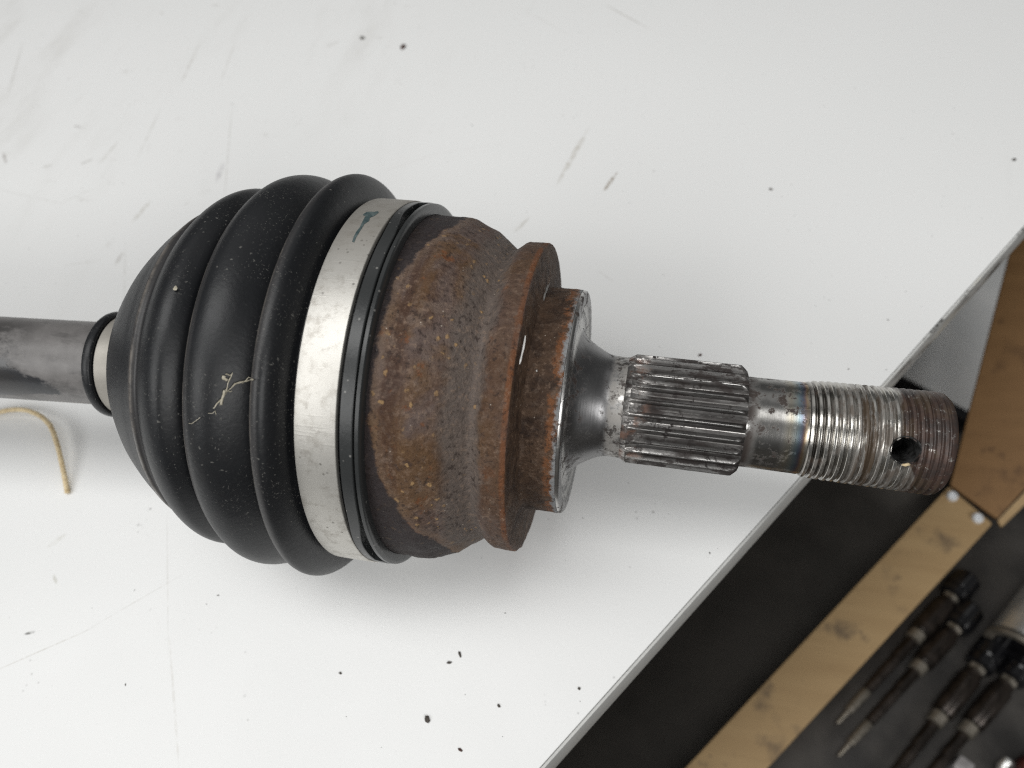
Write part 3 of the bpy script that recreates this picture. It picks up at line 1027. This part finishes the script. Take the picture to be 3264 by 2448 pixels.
def hole_d(p):
    w = p - hp_
    return (w - hn * w.dot(hn)), w.dot(hn)


kill = [fc for fc in bm.faces if hole_d(fc.calc_center_median())[0].length < HR and hole_d(fc.calc_center_median())[1] > -0.006]
bmesh.ops.delete(bm, geom=kill, context='FACES')
rim = [vv for vv in bm.verts if any(len(e.link_faces) == 1 for e in vv.link_edges) and hole_d(vv.co)[0].length < HR * 1.4 and hole_d(vv.co)[1] > -0.006]
for vv in rim:
    dv, dd = hole_d(vv.co)
    vv.co += dv * (HR / dv.length - 1)
bm.to_mesh(thr.data)
bm.free()
u_ = XW - hn * XW.dot(hn)
u_.normalize()
v_ = hn.cross(u_)
hv, hf = [], []
for k_, (dep, rad) in enumerate(((0.0002, 1.13), (0.0007, 1.06), (0.0004, 0.985), (-0.0010, 0.95), (-0.004, 0.93), (-0.011, 0.93))):
    for j in range(40):
        a_ = 2 * math.pi * j / 40
        dirv = u_ * math.cos(a_) + v_ * math.sin(a_)
        # follow the curve of the cylinder at the mouth
        drop = ((HR * rad * math.sin(a_)) ** 2) / (2 * TR * S) if k_ < 4 else 0
        rad = rad * (1 + 0.035 * mnoise.noise(Vector((math.cos(a_) * 2.3, math.sin(a_) * 2.3, k_ * 0.4))))
        hv.append(hp_ + dirv * (HR * rad) + hn * (dep - drop - 0.0004))
for k_ in range(5):
    for j in range(40):
        hf.append((k_ * 40 + j, (k_ + 1) * 40 + j, (k_ + 1) * 40 + (j + 1) % 40, k_ * 40 + (j + 1) % 40))
hf.append(tuple(5 * 40 + j for j in range(40)))
mesh_obj('cotter_hole', hv, hf, M['hole'], thr, 50)
# end cap of the thread
lathe('thread_end', [(T1 - 0.0005, 0.0550), (T1 + 0.0010, 0.0525), (T1 + 0.0012, 0.0180), (T1 - 0.006, 0.0005)], M['thread'], thr, frame_stub, 96)

# ------------------------------------------------------------------ lint and grit on the boot
dg = bpy.context.evaluated_depsgraph_get()
bvh = BVHTree.FromPolygons([v.co for v in boot.data.vertices], [tuple(p.vertices) for p in boot.data.polygons])


def on_boot(px, py, lift=0.0003):
    d = ray(px, py)
    h = bvh.ray_cast(CAM, d)
    return h[0] - d * lift if h[0] else None


def boot_path(pts, n=4, lift=0.0004):
    out = []
    for (a, b), (c, d) in zip(pts, pts[1:]):
        for i in range(n):
            t = i / n
            p = on_boot(a + (c - a) * t, b + (d - b) * t, lift)
            if p: out.append(p)
    p = on_boot(*pts[-1], lift)
    if p: out.append(p)
    return out


lint = tag(empty('lint_fibre', on_boot(718, 1258)), 'tuft of pale frayed fibres caught in the fold of the black boot', 'lint')
strands = [([(806, 1208), (790, 1214), (768, 1219), (750, 1224), (738, 1236), (726, 1246), (716, 1258)], 0.00015),
           ([(741, 1189), (737, 1200), (731, 1212), (726, 1224), (724, 1240), (716, 1258), (708, 1278)], 0.00012),
           ([(716, 1244), (714, 1258), (709, 1270), (706, 1283), (706, 1291)], 0.00030),
           ([(722, 1250), (712, 1266), (700, 1278), (692, 1286), (686, 1296), (681, 1302)], 0.00013),
           ([(741, 1193), (732, 1197), (724, 1192), (719, 1194)], 0.00012),
           ([(726, 1246), (733, 1249), (740, 1246)], 0.00010),
           ([(800, 1206), (793, 1202), (785, 1212), (772, 1222)], 0.00012)]
strands += [([(x0 + random.uniform(-3, 3), y0 + random.uniform(-3, 3)) for x0, y0 in pp_], 0.00007) for pp_ in
            ([(806, 1208), (790, 1214), (768, 1219), (750, 1224), (738, 1236)], [(741, 1189), (737, 1200), (731, 1212), (726, 1224), (724, 1240)],
             [(722, 1240), (712, 1262), (704, 1280), (700, 1296)], [(730, 1236), (716, 1250), (706, 1272), (690, 1288)],
             [(690, 1322), (684, 1312), (676, 1316), (662, 1320)], [(600, 1352), (612, 1350), (622, 1342), (636, 1330)])]
for pts, rd in strands:
    path = boot_path(pts, 4, random.uniform(0.0004, 0.0012))
    if len(path) > 2:
        v, f = tube('fibre', path, [rd * random.uniform(0.6, 1.1) for _ in path], M['lint'], lint, 6)
        base = lint.location
        mesh_obj('fibre', [p - base for p in v], f, M['lint'], lint, 0)
path = boot_path([(719, 1203), (711, 1200), (712, 1207), (720, 1209), (725, 1213)], 2, 0.0006)
v, f = tube('fibre', path, [0.00028] * len(path), M['lint'], lint, 6)
mesh_obj('fibre', [p - lint.location for p in v], f, M['lint'], lint, 0)


def crumb(name, pos, size, m, label, cat, stretch=(1, 1, 0.6), rotz=0.0, seed=0, group=None):
    """an irregular little chip resting at pos"""
    rnd = random.Random(seed)
    bm = bmesh.new()
    bmesh.ops.create_icosphere(bm, subdivisions=2, radius=size)
    for vv in bm.verts:
        n = 1 + 0.55 * mnoise.noise(vv.co / size * 1.1 + Vector((seed * 3.7, 0, 0)))
        vv.co = Vector((vv.co.x * stretch[0] * n, vv.co.y * stretch[1] * n, vv.co.z * stretch[2] * n))
    zmin = min(vv.co.z for vv in bm.verts)
    for vv in bm.verts:
        vv.co.z -= zmin
    o = bm_obj(name, bm, m, None, 25)
    o.location = pos
    o.rotation_euler = (0, 0, rotz)
    return tag(o, label, cat, group)


p = on_boot(561, 921, 0.0002)
crumb('grit_crumb', p, 0.00055, M['lint'], 'tan crumb stuck on the middle fold of the black rubber boot', 'crumb', (1.0, 1.15, 0.45), 0.6, 8)


for i_, (cx_, cy_, sz_) in enumerate(((2889, 1483, 0.00055),)):
    pp, nn = on_surface(cx_, cy_, TR - 0.001)
    crumb('swarf_crumb', pp, sz_, M['twine'], 'pale tan crumb lodged on the lower rim of the cotter hole in the thread', 'crumb', (1.9, 0.6, 0.6), 0.3, 41)


def px_size(px, py, n):
    """metres covered by n photo pixels on the table at that place"""
    return (at(px + n, py) - at(px, py)).length


def table_rot(px, py, ang):
    a_ = at(px, py)
    b_ = at(px + 20 * math.cos(ang), py + 20 * math.sin(ang))
    return math.atan2(b_.y - a_.y, b_.x - a_.x)


for i, (px_, py_, ln, wd, ang, mt, lab) in enumerate((
        (1285, 151, 12, 7, -1.0, 'rustflake', 'dark red-brown rust flake lying alone on the table above the boot'),
        (1363, 2293, 11, 8, 1.2, 'flake', 'largest black flake on the white table below the rusty joint'),
        (1466, 2086, 10, 4, 1.25, 'flake', 'thin black sliver on the table, upright one of a close pair'),
        (1433, 2112, 8, 4, -0.1, 'flake', 'short black sliver lying level beside the upright sliver'),
        (1466, 2390, 9, 4, 0.5, 'rustflake', 'small brown flake lowest on the white table, near the dark floor'),
        (1590, 2250, 6, 4, 0.9, 'flake', 'small black chip between the large flake and the table edge'),
        (1846, 2195, 5, 4, 0.8, 'flake', 'tiny round black chip nearest the lower table edge'),
        (1155, 122, 7, 6, 0.4, 'flake', 'grey dust clump left of the red-brown rust flake'),
        (2457, 604, 6, 4, 0.2, 'flake', 'tiny dark chip on the clear table right of the joint'),
        (2231, 1132, 7, 4, -0.5, 'rustflake', 'tiny brown flake on the table just above the splines'),
        (3232, 510, 7, 5, -0.8, 'flake', 'grey chip on the table near its far right edge'),
        (1085, 2146, 5, 4, 0.7, 'flake', 'tiny dark chip on the table below the boot'),
)):
    l_, w_ = px_size(px_, py_, ln), px_size(px_, py_, wd)
    sz = max(l_, w_)
    nm = 'rust_flake' if mt == 'rustflake' else 'dark_flake'
    crumb(nm, at(px_, py_, 0.00002), sz, M[mt], lab, 'flake', (l_ / sz, w_ / sz, 0.45 * w_ / sz), table_rot(px_, py_, ang), i + 11)

# scattered dust too small to count
random.seed(21)
dv, df = [], []
for i in range(170):
    if i < 80:
        px_, py_ = random.uniform(1500, 3000), random.uniform(0, 2400)
    else:
        px_, py_ = random.uniform(0, 3200), random.uniform(0, 2440)
    p = at(px_, py_, 0.0)
    if (p - EM).dot(EN) > -0.002:
        continue
    r_ = random.choice((0.00008, 0.0001, 0.00012, 0.00014, 0.0002))
    b0 = len(dv)
    an = random.uniform(0, 6.28)
    st = random.uniform(1, 2.4)
    for j in range(5):
        a_ = an + 6.283 * j / 5
        x_, y_ = math.cos(a_) * r_ * st, math.sin(a_) * r_
        dv.append(p + Vector((x_ * math.cos(an) - y_ * math.sin(an), x_ * math.sin(an) + y_ * math.cos(an), 0.00001)))
    dv.append(p + Vector((0, 0, r_ * 1.1)))
    for j in range(5):
        df.append((b0 + j, b0 + (j + 1) % 5, b0 + 5))
tag(mesh_obj('table_dust', dv, df, M['flake'], None, 0, flat=True), 'fine dark dust specks scattered over the white table', 'dust', None, 'stuff')

# ------------------------------------------------------------------ twine
keys = [(-120, 1352, 0.9), (-60, 1328, 1.3), (0, 1313, 2.0), (40, 1306, 2.6), (80, 1307, 3.1), (112, 1317, 3.6), (140, 1334, 4.2), (162, 1360, 4.5), (176, 1395, 4.4),
        (189, 1440, 3.8), (200, 1490, 2.8), (209, 1535, 1.7), (215, 1571, 0.85)]
kp = catmull([tuple(at(a_, b_, c_ / 1000)) for a_, b_, c_ in keys], 14)
kp = [Vector(p) for p in kp]
tw = tag(empty('twine', tuple(kp[len(kp) // 2])), 'short curl of straw-coloured twine on the table beside the shaft', 'twine')
L = 0
rot_ = 0.0
plies = [[], [], []]
for i, p in enumerate(kp):
    d = (kp[min(i + 1, len(kp) - 1)] - kp[max(i - 1, 0)]).normalized()
    if i: L += (p - kp[i - 1]).length
    u = (Vector((0, 0, 1)) - d * d.z).normalized()
    w = d.cross(u)
    for k_ in range(3):
        a_ = L / 0.0036 * 2 * math.pi + k_ * 2.0944
        plies[k_].append(p + u * (0.00040 * math.cos(a_)) + w * (0.00040 * math.sin(a_)))
for pl in plies:
    v, f = tube('strand', pl, [0.00046 * random.uniform(0.85, 1.15) for _ in pl], M['twine'], None, 7)
    mesh_obj('strand', [p - tw.location for p in v], f, M['twine'], tw, 0)

# ------------------------------------------------------------------ below the table: crate with rods, white board
RZ = -0.20                                   # top of the crate's rail
A_, B_ = at(3025, 1550, RZ), at(3165, 1668, RZ)
SO, SI = at(2184, 2448, RZ), at(2448, 2448, RZ)
crate = tag(empty('wooden_crate', tuple(A_ + Vector((0, 0, -0.055)))), 'open wooden crate with a tan rail and brown end board on the dark floor', 'crate')
CL = crate.location


def local(v):
    return [p - CL for p in v]


dS = (SO - A_).normalized()
W_ = (B_ - A_).length
dN = (B_ - A_).normalized()
dS2 = (SI - B_).normalized()
rail = [A_, B_, B_ + dS2 * 0.32, A_ + dS * 0.32]
v, f = prism([(p.x, p.y) for p in rail], RZ - 0.05, RZ)
solid('rail', local(v), f, M['tan'], crate, 0.0012)['label'] = 'tan hardboard rail with two screws at its end'
# brown end board, leaning outwards from the end of the rail
A3 = A_ - dS * 0.0008
B3 = B_ - dS2 * 0.0008
tilt = R(66)
up_ = (Vector((0, 0, 1)) * math.cos(tilt) + (-(dS + dS2).normalized()) * math.sin(tilt)).normalized()
bn = (B3 - A3).cross(up_).normalized()
if bn.z < 0: bn = -bn


def on_board(px, py):
    d = ray(px, py)
    t = (A3 - CAM).dot(bn) / d.dot(bn)
    return CAM + d * t


Bx = on_board(3178, 1655)
C1, C2 = on_board(3212, 830), on_board(3520, 1285)
C0 = C1 + (C1 - A3).normalized() * 0.05
C3 = C2 + (C0 - C2) * 0.0 + (C2 - Bx) * 0.2
top = [A3, Bx, C3, C0]
v = top + [p - bn * 0.007 for p in top]
f = [(0, 1, 2, 3), (7, 6, 5, 4), (0, 4, 5, 1), (1, 5, 6, 2), (2, 6, 7, 3), (3, 7, 4, 0)]
solid('end_board', local(v), f, M['brown'], crate, 0.0012)['label'] = 'brown hardboard end board'
# pale bare edge strip along the board
e0, e1 = on_board(3181, 1658), on_board(3530, 1290)
e2, e3 = on_board(3560, 1330), on_board(3196, 1678)
v = [e0 - bn * 0.0015, e1 - bn * 0.0015, e2 - bn * 0.005, e3 - bn * 0.005]
v = v + [p - bn * 0.006 for p in v]
solid('edge_batten', local(v), f, M['tan'], crate, 0.0008)
# tray bottom and inner wall
TZ = RZ - 0.052
out_n = dN
bt = [A_ - dS * 0.10, A_ + dS * 0.32, A_ + dS * 0.32 + out_n * 0.45, A_ - dS * 0.10 + out_n * 0.45]
v, f = prism([(p.x, p.y) for p in bt], TZ - 0.006, TZ)
solid('tray_bottom', local(v), f, M['tray'], crate, 0.001)
# screws
for (px_, py_) in ((3036, 1581), (3117, 1651)):
    c = at(px_, py_, RZ + 0.0012)
    bm = bmesh.new()
    prof = [(0.0000, 0.0006), (0.0010, 0.0005), (0.0013, 0.0013), (0.0022, 0.0012), (0.0028, 0.0004), (0.0028, -0.0012)]
    N = 20
    rings = []
    for (r_, z_) in prof:
        rings.append([bm.verts.new(c - CL + Vector((r_ * math.cos(6.2832 * j / N) * (0.82 if (j % 5 == 0 and r_ < 0.0012 and r_ > 0) else 1), r_ * math.sin(6.2832 * j / N), z_))) for j in range(N)] if r_ > 0 else [bm.verts.new(c - CL + Vector((0, 0, z_)))])
    for i in range(len(rings) - 1):
        for j in range(N):
            k_ = (j + 1) % N
            if len(rings[i]) == 1:
                bm.faces.new((rings[i][0], rings[i + 1][j], rings[i + 1][k_]))
            else:
                bm.faces.new((rings[i][j], rings[i + 1][j], rings[i + 1][k_], rings[i][k_]))
    bm_obj('screw_head', bm, M['screw'], crate, 30)


def axis_lathe(name, p, q, prof, m, parent, seg=20):
    """prof: (fraction along p->q, radius)"""
    d = (q - p)
    L = d.length
    d = d / L
    u = (Vector((0, 0, 1)) - d * d.z).normalized()
    w = d.cross(u)
    base = parent.location if parent else Vector((0, 0, 0))
    v, f = [], []
    for t, r_ in prof:
        for j in range(seg):
            a_ = 6.28318 * j / seg
            v.append(p + d * (t * L) + (u * math.cos(a_) + w * math.sin(a_)) * r_ - base)
    for i in range(len(prof) - 1):
        for j in range(seg):
            k_ = (j + 1) % seg
            f.append((i * seg + j, i * seg + k_, (i + 1) * seg + k_, (i + 1) * seg + j))
    f.append(tuple(range(seg)))
    f.append(tuple((len(prof) - 1) * seg + seg - 1 - j for j in range(seg)))
    return mesh_obj(name, v, f, m, parent, 32)


def rod(tip, end, label, bend=None):
    """a dark stepped metal rod with a thin tip, a threaded body and a black cap"""
    zc = TZ + 0.0068
    p, q = at(*tip, zc), at(*end, zc)
    o = tag(empty('stepped_rod', tuple((p + q) / 2 + Vector((0, 0, -0.0068)))), label, 'metal rod', 'stepped metal rods in the crate')
    axis_lathe('tip', p, q, [(0.0, 0.0006), (0.012, 0.0011), (0.08, 0.0013), (0.085, 0.0023), (0.215, 0.0026), (0.222, 0.0022)], M['rod_tip'], o)
    axis_lathe('shank', p, q, [(0.226, 0.0021), (0.230, 0.0027), (0.435, 0.0029), (0.440, 0.0023), (0.447, 0.0023), (0.452, 0.0031), (0.57, 0.0031), (0.58, 0.0027)], M['rod'], o)
    axis_lathe('collar', p, q, [(0.575, 0.0029), (0.58, 0.0043), (0.625, 0.0044), (0.635, 0.0033)], M['rod_tip'], o)
    axis_lathe('body', p, q, [(0.632, 0.0050), (0.64, 0.0056), (0.83, 0.0058), (0.842, 0.0050), (0.85, 0.0046), (0.865, 0.0047), (0.87, 0.0038)], M['rod'], o)
    axis_lathe('terminal_nut', p, q, [(0.868, 0.0034), (0.872, 0.0044), (0.895, 0.0045), (0.90, 0.003)], M['rod_tip'], o, 6)
    axis_lathe('cap', p, q, [(0.897, 0.0052), (0.903, 0.0072), (0.935, 0.0078), (0.945, 0.0066), (0.955, 0.0078), (1.03, 0.0074), (1.05, 0.0052)], M['cap'], o)
    return o


rod((2668, 2306), (3072, 1858), 'stepped dark metal rod lying closest along the tan rail')
rod((2672, 2410), (3082, 1955), 'stepped dark metal rod, second from the tan rail, its tip lowest in view')
rod((2700, 2660), (3160, 2070), 'stepped dark metal rod, third from the tan rail, running off the bottom')
rod((2790, 2680), (3262, 2112), 'stepped dark metal rod farthest from the tan rail, beside the grey bracket')

# other things in the crate


cyl_p, cyl_q = at(3240, 2085, TZ + 0.0172), at(3340, 1952, TZ + 0.0172)
sl_ = tag(empty('steel_sleeve', tuple(cyl_p)), 'bright steel sleeve at the right side of the crate, open end towards the rods', 'steel sleeve')
axis_lathe('sleeve_body', cyl_p, cyl_q, [(0.13, 0.0162), (1.6, 0.0162)], M['chrome'], sl_, 48)
axis_lathe('rim', cyl_p, cyl_q, [(0.50, 0.0120), (0.03, 0.0122), (0.0, 0.0135), (0.0, 0.0166), (0.02, 0.0172), (0.06, 0.0172), (0.08, 0.0163)], M['rod_tip'], sl_, 48)
axis_lathe('bore_shade', cyl_p, cyl_q, [(0.02, 0.0121), (0.03, 0.0121)], M['cap'], sl_, 48)  # black disc in place of the shade inside the tube
# grey bracket
g = [at(3035, 2440, TZ + 0.008), at(3062, 2405, TZ + 0.008), at(3110, 2440, TZ + 0.008), at(3075, 2500, TZ + 0.008)]
v, f = prism([(p.x, p.y) for p in g], TZ + 0.001, TZ + 0.009)
br = solid('grey_block', [p - g[0] for p in v], f, M['dull'], None, 0.0012)
br.location = g[0]
tag(br, 'grey metal block at the bottom of the crate beside the last rod', 'metal block')
cpts = [at(3188, 2470, TZ + 0.006), at(3196, 2440, TZ + 0.008), at(3208, 2428, TZ + 0.010), at(3225, 2440, TZ + 0.008)]
v, f = tube('wire_clip', [p - cpts[0] for p in cpts], 0.0026, None, None, 10)
cl = mesh_obj('wire_clip', v, f, M['chrome'], None, 0)
cl.location = cpts[0]
tag(cl, 'short bent bright metal clip left of the red plastic corner', 'clip')
rp = [at(3254, 2420, TZ + 0.015), at(3330, 2372, TZ + 0.015), at(3420, 2460, TZ + 0.015), at(3250, 2560, TZ + 0.015)]
v, f = prism([(p.x, p.y) for p in rp], TZ + 0.001, TZ + 0.016)
rd = solid('red_housing', [p - rp[0] for p in v], f, M['red'], None, 0.003, 3)
rd.location = rp[0]
tag(rd, 'dark red plastic housing in the lower right corner of the crate', 'plastic housing')

# white board below the table, behind the crate's end board
WZ = -0.235
wp = [at(2790, 1150, WZ), at(3110, 1318, WZ), at(3420, 700, WZ), at(3050, 480, WZ)]
v, f = prism([(p.x, p.y) for p in wp], WZ - 0.016, WZ)
wb = solid('white_board', [p - wp[0] for p in v], f, M['white'], None, 0.001)
wb.location = wp[0]
tag(wb, 'white board lying in shade under the table behind the brown end board', 'board')

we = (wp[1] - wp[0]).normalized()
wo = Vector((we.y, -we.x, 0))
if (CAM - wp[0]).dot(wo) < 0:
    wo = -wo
dp = [wp[0] + wo * 0.0006, wp[1] + wo * 0.0006, wp[1] + wo * 0.010, wp[0] + wo * 0.010]  # black strip put in for the shadow along the board's near edge
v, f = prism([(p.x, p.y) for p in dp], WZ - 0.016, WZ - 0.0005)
solid('shadow_strip', [p - wp[0] for p in v], f, M['cap'], wb, 0.001)['label'] = 'black strip standing in for the shadow along the board'
